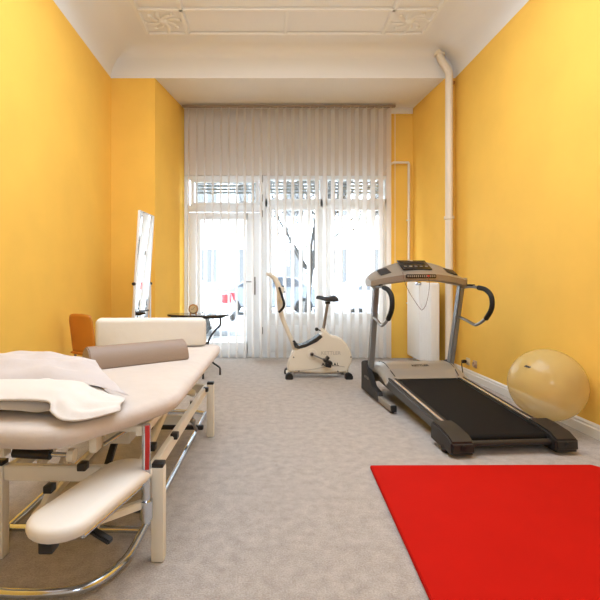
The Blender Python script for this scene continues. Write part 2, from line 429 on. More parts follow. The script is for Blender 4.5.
# bare street tree
t = thing('street_tree', 'bare street tree with thin branches outside the left window', 'tree', (.89, 9.2, -.15))
random.seed(11)
def limb(b, p, d, L, r, depth, lst):
    pts = [p]; dd = d.copy()
    for k in range(4):
        dd = (dd+Vector((random.uniform(-.16, .16), random.uniform(-.16, .16), .04))).normalized()
        pts.append(pts[-1]+dd*L/4)
    r = max(r, .009)
    b.tube(pts, [r, r*.6], seg=(10, 6, 5, 4, 4, 3)[depth], smooth=2 if depth < 3 else 0)
    lst.append(pts[-1])
    if depth >= 5: return
    for k in range(4 if depth < 2 else 3):
        q = pts[random.choice((2, 3, 4))]
        nd = (dd+Vector((random.uniform(-1, 1), random.uniform(-.8, .8), random.uniform(-.25, .6)))*.95).normalized()
        limb(b, q, nd, L*.68, r*.47, depth+1, lst)
b = MB(); tips = []
limb(b, Vector((0, 0, 0)), Vector((0, 0, 1)), 1.9, .06, 0, tips)
limb(b, Vector((0, 0, 1.5)), Vector((-.6, 0, .8)), 1.4, .024, 1, tips); limb(b, Vector((0, 0, 1.4)), Vector((.7, 0, .8)), 1.3, .022, 1, tips)
b.build('trunk_and_branches', 'bark', t)
b = MB()
for q in tips[::4]:
    for _ in range(1): b.sphere(q+Vector((random.uniform(-.1, .1), random.uniform(-.1, .1), random.uniform(-.1, .1))), .02, u=6, v=4, sz=1.5)
o = b.build('buds', 'buds', t); o['kind'] = 'stuff'

# ------------------------------------------------------------------ pipes, radiator, sockets
t = thing('riser_pipe', 'thick cream heating riser pipe running up the right corner into the ceiling beam', 'pipe', (2.27, 5.52, 0))
MB().tube([(0, 0, 0), (0, 0, 2.2), (0, 0, 3.60)], .044, seg=16).build('pipe_run', 'pipe', t)
MB().tube([(0, 0, 3.58), (0, 0, 3.64), (-.03, .01, 3.72), (-.075, .03, 3.80), (-.09, .06, 3.88), (-.09, .10, 3.95)], .044, seg=16, smooth=5).build('bend', 'pipe', t)
MB().lathe([(.052, 0), (.066, .0), (.066, .03), (.052, .03)], (-.09, .07, 3.885), seg=16).build('collar', 'pipe', t)
MB().lathe([(.05, 0), (.058, 0), (.058, .035), (.05, .035)], (0, 0, 1.87), seg=16).build('collar', 'pipe', t)
MB().box((.06, .06, 3.545), (.05, .08, .03), bev=.005).build('wall_bracket', 'brass', t)
t = thing('heating_pipe', 'thin white pipe bent at a right angle on the yellow wall beside the blind', 'pipe', (0, 0, 0))
MB().tube([(1.80, 6.57, 2.70), (1.84, 6.57, 2.80), (1.90, 6.57, 2.83), (2.05, 6.57, 2.83), (2.115, 6.57, 2.83), (2.12, 6.57, 2.81), (2.12, 6.57, 2.0), (2.12, 6.57, .10)], .017, seg=10).build('pipe_run', 'pipe', t)
for z in (.8, 2.0): MB().box((2.12, 6.585, z), (.05, .05, .02), bev=.003).build('clip', 'pipe', t)

rad = thing('radiator', 'tall white column radiator in the corner behind the treadmill', 'radiator', (2.10, 5.95, 0))
# ribs face the room (-x); flat smooth section at the far end
b = MB(); b.box((0, .22, .595), (.11, .50, 1.03), bev=.02, seg=3); b.build('panel', 'radiator', rad)
for k in range(6):
    MB().box((-.005, -.09-k*.066, .595), (.12, .050, 1.01), bev=.024, seg=3).build('column', 'radiator', rad)
MB().box((.0, -.25, 1.06), (.06, .40, .06), bev=.02).build('header_tube', 'radiator', rad)
MB().box((.0, -.25, .14), (.06, .40, .06), bev=.02).build('header_tube', 'radiator', rad)
v = MB().lathe([(.0, 0), (.022, 0), (.026, .015), (.026, .05), (.02, .065), (0, .07)], (-.055, -.1, 1.10), 'x', 16, mtx=Matrix.Translation((-.06, -.1, 1.09)) @ Matrix.Rotation(-pi/2, 4, 'Y')).build('valve', 'chrome', rad)
for yy in (-.36, .36):
    MB().box((.02, yy, .045), (.05, .03, .09), bev=.004).build('foot', 'radiator', rad)

def socket(y, label, m):
    t = thing('power_socket', label, 'socket', (XR, y, .19), 0, 'wall sockets by the treadmill')
    MB().box((-.006, 0, 0), (.012, .082, .082), bev=.005).build('cover_plate', m, t)
    MB().lathe([(.02, 0), (.026, 0), (.026, .014), (.02, .014), (.019, .003), (0, .003)], (-.012, 0, 0), 'x', 20, mtx=Matrix.Translation((-.012, 0, 0)) @ Matrix.Rotation(-pi/2, 4, 'Y')).build('insert', m, t)
socket(5.26, 'cream wall socket low on the right wall with a black plug in it', 'socket')
socket(5.09, 'empty wall socket low on the right wall, nearer than the plugged one', 'socket2')

# ------------------------------------------------------------------ massage table
TB = thing('massage_table', 'cream height-adjustable massage table with beige sheet and chrome floor frame', 'massage table', (-.72, 2.5, 0), -.031)
ol = [(.05,-1.01), (.12,-.965), (.17,-.89), (.25,-.775), (.335,-.62), (.37,-.52), (.375,-.42), (.375,0), (.375,.5), (.375,.93), (.36,1.0), (.31,1.04), (0,1.05), (-.31,1.04), (-.36,1.0), (-.375,.93), (-.375,.5), (-.375,0), (-.375,-.5), (-.37,-.70), (-.33,-.85), (-.24,-.98), (-.10,-1.01)]
ol = [(p.x, p.y) for p in catmull([(a, c, 0) for a, c in ol], 5, True)]
MB().slab(ol, .558, .632, .036, puff=.010, seg=6).build('padded_top', 'sheet', TB)
# frame right under the top
b = MB()
for s in (-1, 1): b.bar((s*.27, -.72, .535), (s*.27, .95, .535), .04, .04)
for y in (-.66, -.1, .45, .93): b.bar((-.27, y, .535), (.27, y, .535), .04, .035)
b.build('upper_frame', 'cream_metal', TB)
# lower frame joining the legs
b = MB()
for s in (-1, 1): b.bar((s*.29, -.65, .345), (s*.29, .78, .345), .03, .055)
for y in (-.66, .79): b.bar((-.30, y, .345), (.30, y, .345), .035, .06)
b.bar((-.30, .05, .345), (.30, .05, .345), .03, .05)
b.build('lower_frame', 'cream_metal', TB)
for sx in (-1, 1):
    for y in (-.66, .79):
        l = MB().box((sx*.325, y, .19), (.05, .05, .375), bev=.005).build('leg', 'cream_metal', TB)
        MB().box((sx*.325, y, .385), (.047, .047, .018), bev=.004).build('end_cap', 'black', l)
# scissor lift + column
for s in (-1, 1):
    b = MB(); b.bar((s*.22, -.55, .33), (s*.22, .12, .52), .025, .045); b.bar((s*.22, .70, .33), (s*.22, .12, .52), .025, .045)
    b.build('lift_arm', 'cream_metal', TB)
b = MB(); b.bar((-.02, -.5, .06), (-.02, .05, .50), .03, .03); b.build('gas_strut', 'dark', TB)
b = MB(); b.box((.02, -.20, .43), (.12, .14, .22), bev=.008); b.build('lift_column', 'cream_metal', TB)
for p_a, p_b in (((.19, .1, .50), (.19, .75, .44)), ((.22, -.35, .50), (.06, -.55, .42))): MB().tube([p_a, p_b], .010).build('release_rod', 'chrome', TB)
for p in ((.255, -.5, .395), (.305, -.28, .37), (.03, -.69, .385), (.305, .70, .36), (-.1, -.70, .30)):
    MB().box(p, (.035, .045, .03), bev=.005).build('frame_plug', 'black', TB)
g = MB().tube([(-.185, -.80, .478), (-.045, -.80, .472)], .02, seg=14).build('crank_grip', 'black', TB)
MB().tube([(-.045, -.80, .472), (.03, -.80, .47)], .009).build('crank_rod', 'chrome', g)
MB().lathe([(0, -.012), (.024, -.012), (.024, .012), (0, .012)], (.035, -.80, .47), 'x', 16).build('crank_boss', 'cream_metal', g)
MB().box((-.25, -.76, .50), (.035, .05, .10), bev=.006).build('bracket', 'cream_metal', TB); MB().box((.10, -.74, .50), (.03, .06, .07), bev=.006).build('bracket', 'cream_metal', TB)
# chrome floor frame
loop = [(.215, -.55, .03), (.205, -.72, .03), (.14, -.86, .03), (.02, -.91, .03), (-.2, -.91, .03), (-.33, -.84, .03), (-.385, -.70, .03), (-.385, -.4, .03)]
b = MB(); b.tube(catmull(loop, 6)+[Vector((-.385, .6, .03)), Vector((-.385, 1.26, .03)), Vector((-.30, 1.3, .03)), Vector((.13, 1.3, .03)), Vector((.215, 1.26, .03)), Vector((.215, .6, .03))], .0165, seg=14, closed=True)
b.tube([(-.385, -.5, .03), (.215, -.5, .03)], .0145, seg=12)
b.build('floor_frame', 'chrome', TB)
b = MB(); b.bar((-.30, .62, .12), (.30, .62, .12), .03, .03); b.build('foot_pedal_bar', 'dark', TB)
b = MB(); b.tube([(.24, .50, .33), (.24, .52, .22), (.26, .56, .12), (.25, .62, .12)], .010, smooth=4); b.sphere((.25, .5, .20), .02, u=12, v=8); b.build('pedal_link', 'steel', TB)
b = MB(); b.bar((-.22, -.62, .06), (-.16, -.42, .33), .03, .03); b.bar((-.30, -.45, .05), (-.1, .2, .33), .03, .03); b.build('tilt_arm', 'cream_metal', TB)
for x in (-.12, .02):
    MB().lathe([(0, -.015), (.05, -.015), (.055, 0), (.05, .015), (0, .015)], (x, -.36, .085), 'x', 18).build('castor', 'rubber', TB)
# post carrying the armrest
p = MB().tube([(.290, -.715, .18), (.290, -.715, .56)], .017, seg=16).build('armrest_post', 'chrome', TB)
MB().box((.298, -.7305, .475), (.016, .006, .17), rot=(0, 0, .35), bev=.001).build('scale_tape', 'redtape', p)
MB().lathe([(0, -.02), (.018, -.02), (.02, 0), (.018, .02), (0, .02)], (.252, -.715, .235), 'x', 14).build('clamp_knob', 'black', p)
ar = MB(); pts = []
A = Vector((.122, -1.06)); Bv = Vector((.205, -.70)); ax = (Bv-A).normalized(); nx = Vector((ax.y, -ax.x)); hw = .104
for k in range(13): a = pi*k/12; pts.append(A-ax*sin(a)*hw+nx*cos(a)*hw*-1)
for k in range(13): a = pi*k/12; pts.append(Bv+ax*sin(a)*hw+nx*cos(a)*hw)
arm = ar.slab([(q.x, q.y) for q in pts], .338, .388, .024, puff=.006, seg=5).build('armrest', 'pad', TB)
b = MB(); e = A+nx*.075; f = Bv+nx*.075
b.tube([(e.x, e.y, .326), (f.x, f.y, .326)], .009); e = A-nx*.05; f = Bv-nx*.05; b.tube([(e.x, e.y, .326), (f.x, f.y, .326)], .009); b.build('pad_rail', 'chrome', arm)
b = MB(); b.box((A.x-.02, A.y-.045, .318), (.045, .05, .045), bev=.006); b.build('rail_end', 'black', arm)
q = A+ax*.10
b = MB(); b.bar((q.x+.0, q.y, .30), (q.x+.105, q.y-.02, .255), .03, .016); b.bar((q.x+.02, q.y, .305), (q.x+.02, q.y+.1, .30), .05, .025); b.build('clamp_lever', 'black', arm)
b = MB(); b.box((q.x+.0, q.y+.07, .275), (.05, .05, .07), bev=.006); b.bar((q.x+.0, q.y+.07, .27), (.275, -.715, .25), .03, .03); b.build('swivel_arm', 'cream_metal', arm)
MB().lathe([(.018, 0), (.026, 0), (.026, .07), (.018, .07)], (.290, -.715, .195), seg=16).build('sleeve', 'chrome', arm)

# ------------------------------------------------------------------ cushions on the table
def puffy(name, m, corners, T, tb, flat=.0, parent=None, nu=30, nv=24, seed=0, pinch=.07, lift=0):
    # corners: near-left, near-right, far-right, far-left as (x,y,z) of the seam
    c = [Vector(v) for v in corners]; rs = random.Random(seed); ph = [rs.uniform(0, 6) for _ in range(6)]
    def pt(u, v, side):
        s, t = u*2-1, v*2-1
        q = c[0]*(1-u)*(1-v)+c[1]*u*(1-v)+c[2]*u*v+c[3]*(1-u)*v
        e1 = (c[1]-c[0]); e2 = (c[3]-c[0])
        q = q-e1*pinch*s*(1-t*t*.9)*0-(e2*pinch*t*(1-abs(s)**2.5)) *0
        q = q-(e1*s*(1-abs(t)**3)*pinch*.35)-(e2*t*(1-abs(s)**3)*pinch*.5)
        q.z += lift*6.75*u*u*(1-u)*(1-.6*v)
        h = (max(0, 1-abs(s)**2.6)**.55)*(max(0, 1-abs(t)**2.4)**.6)
        w = .006*sin(6*s+5*t+ph[0])+.005*sin(11*t-4*s+ph[1])+.004*sin(13*s+ph[2])
        rim = (1-h)*.5
        if side > 0: return q+Vector((0, 0, T*h+w*(h+rim)))
        return q+Vector((0, 0, -tb*h))
    b = MB(); b.grid(lambda u, v: pt(u, v, 1), nu, nv); b.grid(lambda u, v: pt(u, 1-v, -1), nu, nv)
    bmesh.ops.remove_doubles(b.bm, verts=b.bm.verts, dist=1e-4)
    bmesh.ops.recalc_face_normals(b.bm, faces=b.bm.faces)
    return b.build(name, m, parent, smooth=80)
lp = puffy('pillow', 'pillow2', [(-1.28, 1.60, .672), (-.735, 1.575, .668), (-.68, 2.06, .668), (-1.22, 2.12, .672)], .062, .022, seed=2)
tag(lp, 'white pillow lying lowest on the massage table, its open pillowcase end hanging out', 'pillow', 'pillows on the massage table')
CP = [[(-1.27,1.60,.704), (-1.27,1.67,.728), (-1.27,1.75,.732), (-1.25,1.84,.722)],
      [(-1.0,1.590,.704), (-.98,1.66,.730), (-.98,1.75,.735), (-.95,1.84,.724)],
      [(-.755,1.575,.703), (-.755,1.65,.728), (-.75,1.74,.730), (-.73,1.84,.715)],
      [(-.715,1.545,.676), (-.69,1.62,.702), (-.675,1.72,.706), (-.66,1.83,.690)],
      [(-.645,1.525,.652), (-.62,1.60,.674), (-.60,1.69,.684), (-.60,1.80,.672)],
      [(-.515,1.655,.648), (-.525,1.69,.662), (-.525,1.74,.664), (-.545,1.80,.655)]]
def flap(u, v):
    rows = []
    for col in CP:
        P = catmull(col, 8); f = v*(len(P)-1); k = min(int(f), len(P)-2); rows.append(P[k].lerp(P[k+1], f-k))
    P = catmull(rows, 8); f = u*(len(P)-1); k = min(int(f), len(P)-2); p = P[k].lerp(P[k+1], f-k)
    p.z += (.004*sin(22*v+5*u)+.003*sin(13*u*u+9*v))*min(1, max(0, 3*u-.9))*min(1, 4*(1-u)+.3)
    return p
b = MB(); b.grid(flap, 44, 24)
o = b.build('pillowcase_flap', 'pillow2', lp, smooth=80)
md = o.modifiers.new('thick', 'SOLIDIFY'); md.thickness = .006; md.offset = 0
up = puffy('pillow', 'pillow', [(-1.36, 1.76, .742), (-.525, 1.80, .668), (-.79, 2.16, .745), (-1.40, 2.22, .768)], .038, .012, seed=5, pinch=.05, lift=.030)
tag(up, 'pinkish white pillow lying on top of the other pillow, corner drooping', 'pillow', 'pillows on the massage table')

def bolster_box():
    t = thing('foam_bolster', 'white covered rectangular foam bolster standing across the far end of the table', 'bolster', (-.80, 3.32, .641), math.atan2(.17, .74))
    b = MB(); b.box((0, 0, .105), (.77, .15, .205), bev=.028, seg=4)
    for v in b.bm.verts:
        x, y, z = v.co
        v.co.x += .012*(1-(z-.1)**2/.01)*(1 if x > 0 else -1)*.4
        v.co.z += -.006*sin(x*5+.5)*(1 if z > .1 else 0)
        v.co.y -= .006*cos(x*4)*(1 if y < 0 else -1)
    b.build('cover', 'bolster', t)
    b = MB(); b.tube([(-.375, -.06, .19), (-.2, -.068, .195), (.2, -.068, .193), (.375, -.06, .19)], .003, seg=6, smooth=3); b.build('seam', 'bolster', t)
bolster_box()
def half_roll():
    t = thing('half_round_bolster', 'taupe half-round leatherette bolster lying across the table', 'bolster', (-.728, 2.665, .642), math.atan2(.40, .52))
    n = 16; prof = [(.085*cos(pi*k/n), .118*sin(pi*k/n)) for k in range(n+1)]
    b = MB(); b.prism(prof, -.295, .295, 'x', bev=.006); b.build('cover', 'taupe', t)
half_roll()

# ------------------------------------------------------------------ red mat
MT = MB(); MT.prism([(.53, .55), (2.0, .55), (2.02, 2.66), (1.97, 2.725), (.645, 2.715)], .001, .022, 'z', bev=.004)
tag(MT.build('exercise_mat', 'redmat'), 'large red foam exercise mat lying flat on the carpet', 'mat')

# ------------------------------------------------------------------ treadmill
TM = thing('treadmill', 'silver and black treadmill with curved handrails facing the window', 'treadmill', (1.54, 3.8, 0), R(4.5))
def dz(y): return .105+(y+.85)*.095     # deck slopes up to the front
# running deck and belt
b = MB(); b.prism([(-.80, dz(-.8)-.045), (.62, dz(.62)-.045), (.62, dz(.62)-.005), (-.80, dz(-.8)-.005)], -.30, .30, 'x'); b.build('deck', 'dark', TM)
b = MB(); n = 10
prof = [(.66, dz(.66)+.006), (-.80, dz(-.8)+.006)]+[(-.80-.03*sin(pi*k/n), dz(-.8)-.024+.03*cos(pi*k/n)) for k in range(1, n)]+[(-.80, dz(-.8)-.054), (.66, dz(.66)-.05)]
b.prism(prof, -.275, .275, 'x'); b.build('running_belt', 'belt', TM)
b = MB(); b.tube([(-.36, -.855, .072), (.36, -.855, .072)], .021, seg=14); b.build('rear_roller_guard', 'dark', TM)
for s in (-1, 1):
    b = MB(); x0, x1 = sorted((s*.278, s*.375))
    b.prism([(-.80, .045), (.60, dz(.6)-.09), (.60, dz(.6)+.010), (-.80, dz(-.8)+.010)], x0, x1, 'x', bev=.012)
    rl = b.build('side_rail', 'rail', TM)
    for xx, ww, mm in ((.298, .022, 'dark'), (.350, .016, 'dark'), (.324, .022, 'bright')):
        b = MB(); b.bar((s*xx, -.76, dz(-.76)+.0105), (s*xx, .60, dz(.60)+.0105), ww, .006, bev=.0015); b.build('rail_strip', mm, rl)
    b = MB(); x0, x1 = sorted((s*.270, s*.425))
    b.prism([(-.92, .030), (-.90, .018), (-.62, .03), (-.62, dz(-.62)+.030), (-.72, dz(-.72)+.036), (-.85, dz(-.85)+.028), (-.915, dz(-.9)+.0)], x0, x1, 'x', bev=.012)
    cp = b.build('end_cap', 'dark', TM)
    MB().lathe([(0, -.003), (.016, -.003), (.016, .004), (0, .004)], (s*.345, -.9215, .07), 'y', 14).build('adjuster_hole', 'black', cp)
    MB().lathe([(0, -.02), (.026, -.02), (.03, 0), (.026, .02), (0, .02)], (s*.405, -.80, .030), 'x', 14).build('foot_wheel', 'rubber', TM)
    # base side plates and feet
    b = MB(); x0, x1 = sorted((s*.405, s*.455))
    b.prism([(.90, .02), (.90, .30), (.80, .325), (.72, .27), (.55, .13), (.40, .105), (.36, .03), (.40, .012)], x0, x1, 'x', bev=.008)
    pl = b.build('base_plate', 'dark', TM)
    b = MB(); b.box((s*.43, .24, .045), (.046, .34, .05), bev=.005); b.build('base_foot', 'silver', pl)
    b = MB(); b.box((s*.43, .06, .045), (.05, .03, .056), bev=.008); b.lathe([(0, 0), (.02, 0), (.02, .018), (0, .018)], (s*.43, .10, .0), seg=12); b.build('foot_cap', 'black', pl)
    if s < 0: lettering('KETTLER', .034, 'silver', pl, (-.4565, .72, .17), (pi/2, 0, -pi/2))
    # upright
    b = MB(); b.bar((s*.405, .755, .20), (s*.418, .535, 1.12), .048, .075, bev=.010, up=(0, 1, 0)); u = b.build('upright', 'grey_metal', TM)
    b = MB(); b.box((s*.43, .53, 1.10), (.05, .085, .10), bev=.012); b.build('upright_head', 'silver', u)
    # handrail: silver stubs with a black grip between
    top = [(s*.43, .55, 1.055), (s*.435, .40, 1.068), (s*.437, .26, 1.060)]
    grip = [(s*.437, .27, 1.060), (s*.44, .17, 1.045), (s*.44, .09, 1.00), (s*.44, .065, .93), (s*.44, .09, .86), (s*.44, .16, .79)]
    low = [(s*.44, .15, .80), (s*.44, .22, .758), (s*.44, .31, .722), (s*.438, .36, .722), (s*.43, .48, .752), (s*.42, .64, .778)]
    h = MB().tube(top, .014, seg=12, smooth=4).build('handrail', 'steel', TM)
    MB().tube(grip, .021, seg=14, smooth=5).build('foam_grip', 'rubber', h)
    MB().tube(low, .014, seg=12, smooth=4).build('lower_bend', 'steel', h)
    b = MB(); b.box((s*.435, .40, 1.082), (.03, .10, .016), bev=.005); b.build('pulse_sensor', 'black', h)
# motor hood
b = MB(); NX = 24
def hood(u, v):
    x = -.405+.81*u; e = abs(2*u-1); drop = max(0, e-.78)/.22
    pr = [(.36, dz(.36)+.012), (.39, .245), (.46, .298), (.56, .330), (.68, .335), (.80, .31), (.86, .23), (.87, .10)]
    f = v*(len(pr)-1); k = min(int(f), len(pr)-2); y = pr[k][0]+(pr[k+1][0]-pr[k][0])*(f-k); z = pr[k][1]+(pr[k+1][1]-pr[k][1])*(f-k)
    return (x, y-.05*(drop**2)*(1-v), z-.10*drop**2*max(0, (z-.12))/.24)
b.grid(hood, NX, 28)
for s in (0, 1):
    pass
hd = b.build('motor_hood', 'hood', TM, smooth=60)
md = hd.modifiers.new('thick', 'SOLIDIFY'); md.thickness = .012; md.offset = -1
lettering('KETTLER', .042, 'ink', hd, (0, .515, .320), (R(19), 0, 0), bold=.001)
for s in (-1, 1):
    b = MB(); b.tube([(s*.30, .37, dz(.37)+.03), (s*.315, .48, .300), (s*.32, .60, .333), (s*.32, .75, .322)], .004, seg=6, smooth=3); b.build('hood_seam', 'dark', hd)
# console
def arch(x): return 1-(x/.462)**2
def csec(x):
    a = arch(x)
    zb = 1.058+.060*a; lip = .062+.004*a; rise = .030+.095*a**.8
    yf = .30+.09*(1-a)**1.0; yb = .60
    return [(yf+.03, zb), (yf, zb+.012), (yf-.005, zb+lip), (yf+.03, zb+lip+.015), (yb-.06, zb+lip+rise), (yb-.015, zb+lip+rise-.005), (yb, zb+lip+rise-.04), (yb-.03, zb+.01)]
b = MB(); xs2 = [-.458+.916*k/32 for k in range(33)]; t = bmesh.new(); rings = []
for x in xs2:
    sc = 1 if abs(x) < .445 else .8
    sec = csec(x); cy = sum(p[0] for p in sec)/8; cz = sum(p[1] for p in sec)/8
    rings.append([t.verts.new((x, cy+(p[0]-cy)*sc, cz+(p[1]-cz)*sc)) for p in sec])
for A_, B_ in zip(rings, rings[1:]):
    for k in range(8): t.faces.new((A_[k], A_[(k+1) % 8], B_[(k+1) % 8], B_[k]))
t.faces.new(rings[0][::-1]); t.faces.new(rings[-1]); bmesh.ops.recalc_face_normals(t, faces=t.faces); b._add(t)
co = b.build('console', 'tan', TM, smooth=35); co.location.x = -.055
s0 = csec(0); p1 = Vector((0,)+s0[3]); p2 = Vector((0,)+s0[4]); nrm = Vector((0, -(p2.z-p1.z), p2.y-p1.y)).normalized()
def onpanel(x, f, off): return Vector((x, 0, 0))+p1+(p2-p1)*f+nrm*off
slope = math.atan2(p2.z-p1.z, p2.y-p1.y)
b = MB(); Lp = (p2-p1).length
b.box(onpanel(-.03, .60, .003), (.275, Lp*.80, .016), rot=(slope, 0, 0), bev=.006); dp = b.build('display_panel', 'display', co)
b = MB(); b.box(onpanel(-.03, .74, .012), (.20, Lp*.2, .003), rot=(slope, 0, 0)); b.build('screen', 'black', dp)
for k in range(5):
    MB().box(onpanel(-.13+.05*k, .42, .012), (.026, .014, .004), rot=(slope, 0, 0), bev=.001).build('button', 'silver', dp)
MB().box(onpanel(-.03, .93, .012), (.03, .012, .004), rot=(slope, 0, 0), bev=.001).build('indicator', 'clockface', dp)
b = MB(); b.box((-.03, s0[2][0]+.006, (s0[1][1]+s0[2][1])/2+.006), (.28, .02, .036), bev=.012, seg=3); vt = b.build('speaker_vent', 'display', co)
b = MB()
for k in range(14): b.box((-.155+.019*k, s0[2][0]-.0055, (s0[1][1]+s0[2][1])/2+.006), (.010, .004, .018), bev=.001)
b.build('grille', 'silver', vt)
b = MB(); b.box((.03, s0[2][0]-.010, (s0[1][1]+s0[2][1])/2+.008), (.02, .012, .014), bev=.003); b.build('safety_key', 'redled', co)
for s in (-1, 1):
    sx = csec(.32); c = Vector((s*.32, (sx[3][0]+sx[4][0])/2, (sx[3][1]+sx[4][1])/2+.004))
    b = MB(); b.box(c, (.10, .12, .012), rot=(math.atan2(sx[4][1]-sx[3][1], sx[4][0]-sx[3][0]), s*.22, 0), bev=.005); b.build('cup_recess', 'dark', co)
b = MB(); b.tube([(-.025, s0[2][0]-.012, 1.16), (-.03, .255, 1.06), (-.06, .25, .92), (-.095, .25, .865), (-.12, .25, .88), (-.20, .26, 1.0), (-.25, .275, 1.12), (-.255, .30, 1.20)], .0022, seg=6, smooth=6); b.build('safety_cord', 'cord', TM)
b = MB(); b.bar((-.102, .25, .87), (-.11, .25, .93), .018, .012); b.build('cord_clip', 'white', TM)
# power cord to the wall socket (treadmill frame)
b = MB()
def W2T(x, y, z): return TM_inv @ Vector((x, y, z))
TM_inv = (Matrix.Translation(TM.location) @ Matrix.Rotation(R(4.5), 4, 'Z')).inverted()
b.tube([W2T(2.322, 5.26, .19), W2T(2.305, 5.25, .165), W2T(2.31, 5.24, .08), W2T(2.30, 5.20, .015), W2T(2.27, 5.0, .012), W2T(2.12, 4.75, .012), W2T(1.95, 4.6, .05)], .006, seg=8, smooth=6); pc = b.build('power_cord', 'black', TM)
b = MB(); q = W2T(2.337, 5.26, .19); b.lathe([(0, -.028), (.018, -.026), (.022, .0), (.019, .02), (0, .022)], q, 'x', 16); b.build('plug', 'black', pc)

# ------------------------------------------------------------------ exercise bike (side profile drawn in metres)
BK = thing('exercise_bike', 'cream upright exercise bike with black saddle standing before the blind', 'exercise bike', (.66, 5.34, 0))
K = 5.31/455/4.2857
def q(zx, zy): return ((zx-292.6)*K, (545-zy)*K+.006)
def qq(lst): return [q(*p) for p in lst]
shell = [(160,522),(158,505),(165,478),(176,450),(187,428),(205,420),(232,412),(262,398),(290,378),(305,358),(312,344),(326,350),(345,368),(370,373),(392,384),(412,405),(425,432),(434,462),(430,485),(420,502),(412,524),(300,528)]
b = MB(); b.prism(qq(shell), -.085, .085, 'y', bev=.016, seg=3); sh = b.build('body_shell', 'cream_plastic', BK)
b = MB(); b.prism(qq([(184,400),(196,398),(206,412),(235,404),(270,384),(296,364),(312,372),(285,396),(240,416),(206,424),(190,420)]), -.09, .09, 'y', bev=.006); b.build('tunnel_cover', 'dark', BK)
b = MB(); b.prism(qq([(180,392),(190,390),(206,412),(200,418)]), -.055, .055, 'y', bev=.004); b.build('drinks_clip', 'black', BK)
b = MB(); p0 = q(232,440)
b.lathe([(.058, 0), (.062, .004), (.058, .008), (.0, .006)], (p0[0]+.04, -.085, p0[1]-.008), 'y', 28, mtx=Matrix.Translation((q(262,446)[0], -.084, q(262,446)[1])) @ Matrix.Rotation(pi/2, 4, 'X')); b.build('crank_disc', 'cream_plastic', sh)
cx_, cz_ = q(262,446); px_, pz_ = q(318,470)
b = MB(); b.lathe([(0, 0), (.022, 0), (.024, .012), (.018, .022), (0, .024)], seg=18, mtx=Matrix.Translation((cx_, -.088, cz_)) @ Matrix.Rotation(pi/2, 4, 'X')); b.bar((cx_, -.115, cz_), (px_, -.122, pz_), .014, .024, up=(0, 1, 0)); cr = b.build('crank', 'steel', BK)
b = MB(); b.sphere((cx_, -.115, cz_), .016, u=12, v=8); b.build('crank_cap', 'black', cr)
b = MB(); b.box((px_+.012, -.19, pz_), (.10, .10, .03), rot=(0, .35, 0), bev=.008); b.box((px_+.01, -.19, pz_+.035), (.03, .10, .05), rot=(0, .5, 0), bev=.01); b.box((px_+.02, -.19, pz_-.04), (.07, .08, .05), rot=(0, .2, 0), bev=.012); b.build('pedal', 'black', cr)
b = MB(); b.bar((cx_, .115, cz_), (cx_*2-px_, .122, cz_*2-pz_), .014, .024, up=(0, 1, 0)); c2 = b.build('crank', 'steel', BK)
b = MB(); b.box((cx_*2-px_, .18, cz_*2-pz_), (.10, .10, .03), bev=.008); b.build('pedal', 'black', c2)
# feet
for zx in (164, 414):
    x, z = q(zx, 540)
    f = MB().box((x, 0, .035), (.05, .30, .04), bev=.012).build('floor_bar', 'cream_metal', BK)
    for s in (-1, 1): MB().prism([(x-.045, .0), (x+.045, 0), (x+.040, .05), (x+.015, .075), (x-.02, .075), (x-.04, .05)], s*.15-.035, s*.15+.035, 'y', bev=.008).build('rubber_foot', 'black', f)
b = MB(); b.box((0, 0, .052), (.58, .10, .022), bev=.004); b.build('underframe', 'steel', BK)
# handlebar mast
mast = [(192,428),(178,392),(158,345),(140,300),(130,262),(126,220),(126,180),(118,150),(104,124),(86,110),(70,104)]
mp = [Vector((q(*p)[0], 0, q(*p)[1])) for p in mast]
m_ = MB().tube(mp, [.028,.026,.026,.026,.030,.036,.036,.034,.028,.024,.020], seg=14, smooth=4).build('mast', 'cream_plastic', BK)
x, z = q(73, 105)
MB().tube([(x, -.20, z), (x, 0, z), (x, .20, z)], .015, seg=12).build('cross_handle', 'cream_plastic', m_)
for s in (-1, 1):
    pts = [(q(*p)[0], s*y, q(*p)[1]) for p, y in (((124,165),.06), ((128,180),.12), ((136,205),.15), ((143,232),.15), ((138,250),.12), ((124,268),.05))]
    g = MB().tube(pts, .014, seg=12, smooth=4).build('handlebar_grip', 'rubber', m_)
x, z = q(132,190); b = MB(); b.box((x, 0, z), (.05, .13, .16), rot=(0, .25, 0), bev=.012); b.build('computer_housing', 'cream_plastic', m_)
x, z = q(141,160); b = MB(); b.box((x, 0, z), (.02, .04, .03), bev=.005); x, z = q(145,183); b.box((x, 0, z), (.02, .03, .02), bev=.005); b.build('computer_mount', 'black', m_)
# seat post and saddle
a0 = q(314,346); a1 = q(333,234)
p_ = MB().tube([(a0[0]-.01, 0, a0[1]-.06), (a1[0], 0, a1[1])], .017, seg=14).build('seat_post', 'steel', BK)
b = MB(); b.bar((q(316,352)[0], 0, q(316,352)[1]-.03), (q(310,338)[0], 0, q(310,338)[1]+.0), .055, .05, up=(0, 1, 0), bev=.01); b.build('post_collar', 'cream_plastic', BK)
x, z = q(286,344); b = MB(); b.tube([(x, 0, z), (q(305,350)[0], 0, q(305,350)[1])], .008); b.sphere((x, 0, z), .022, u=14, v=10); b.build('post_knob', 'black', BK)
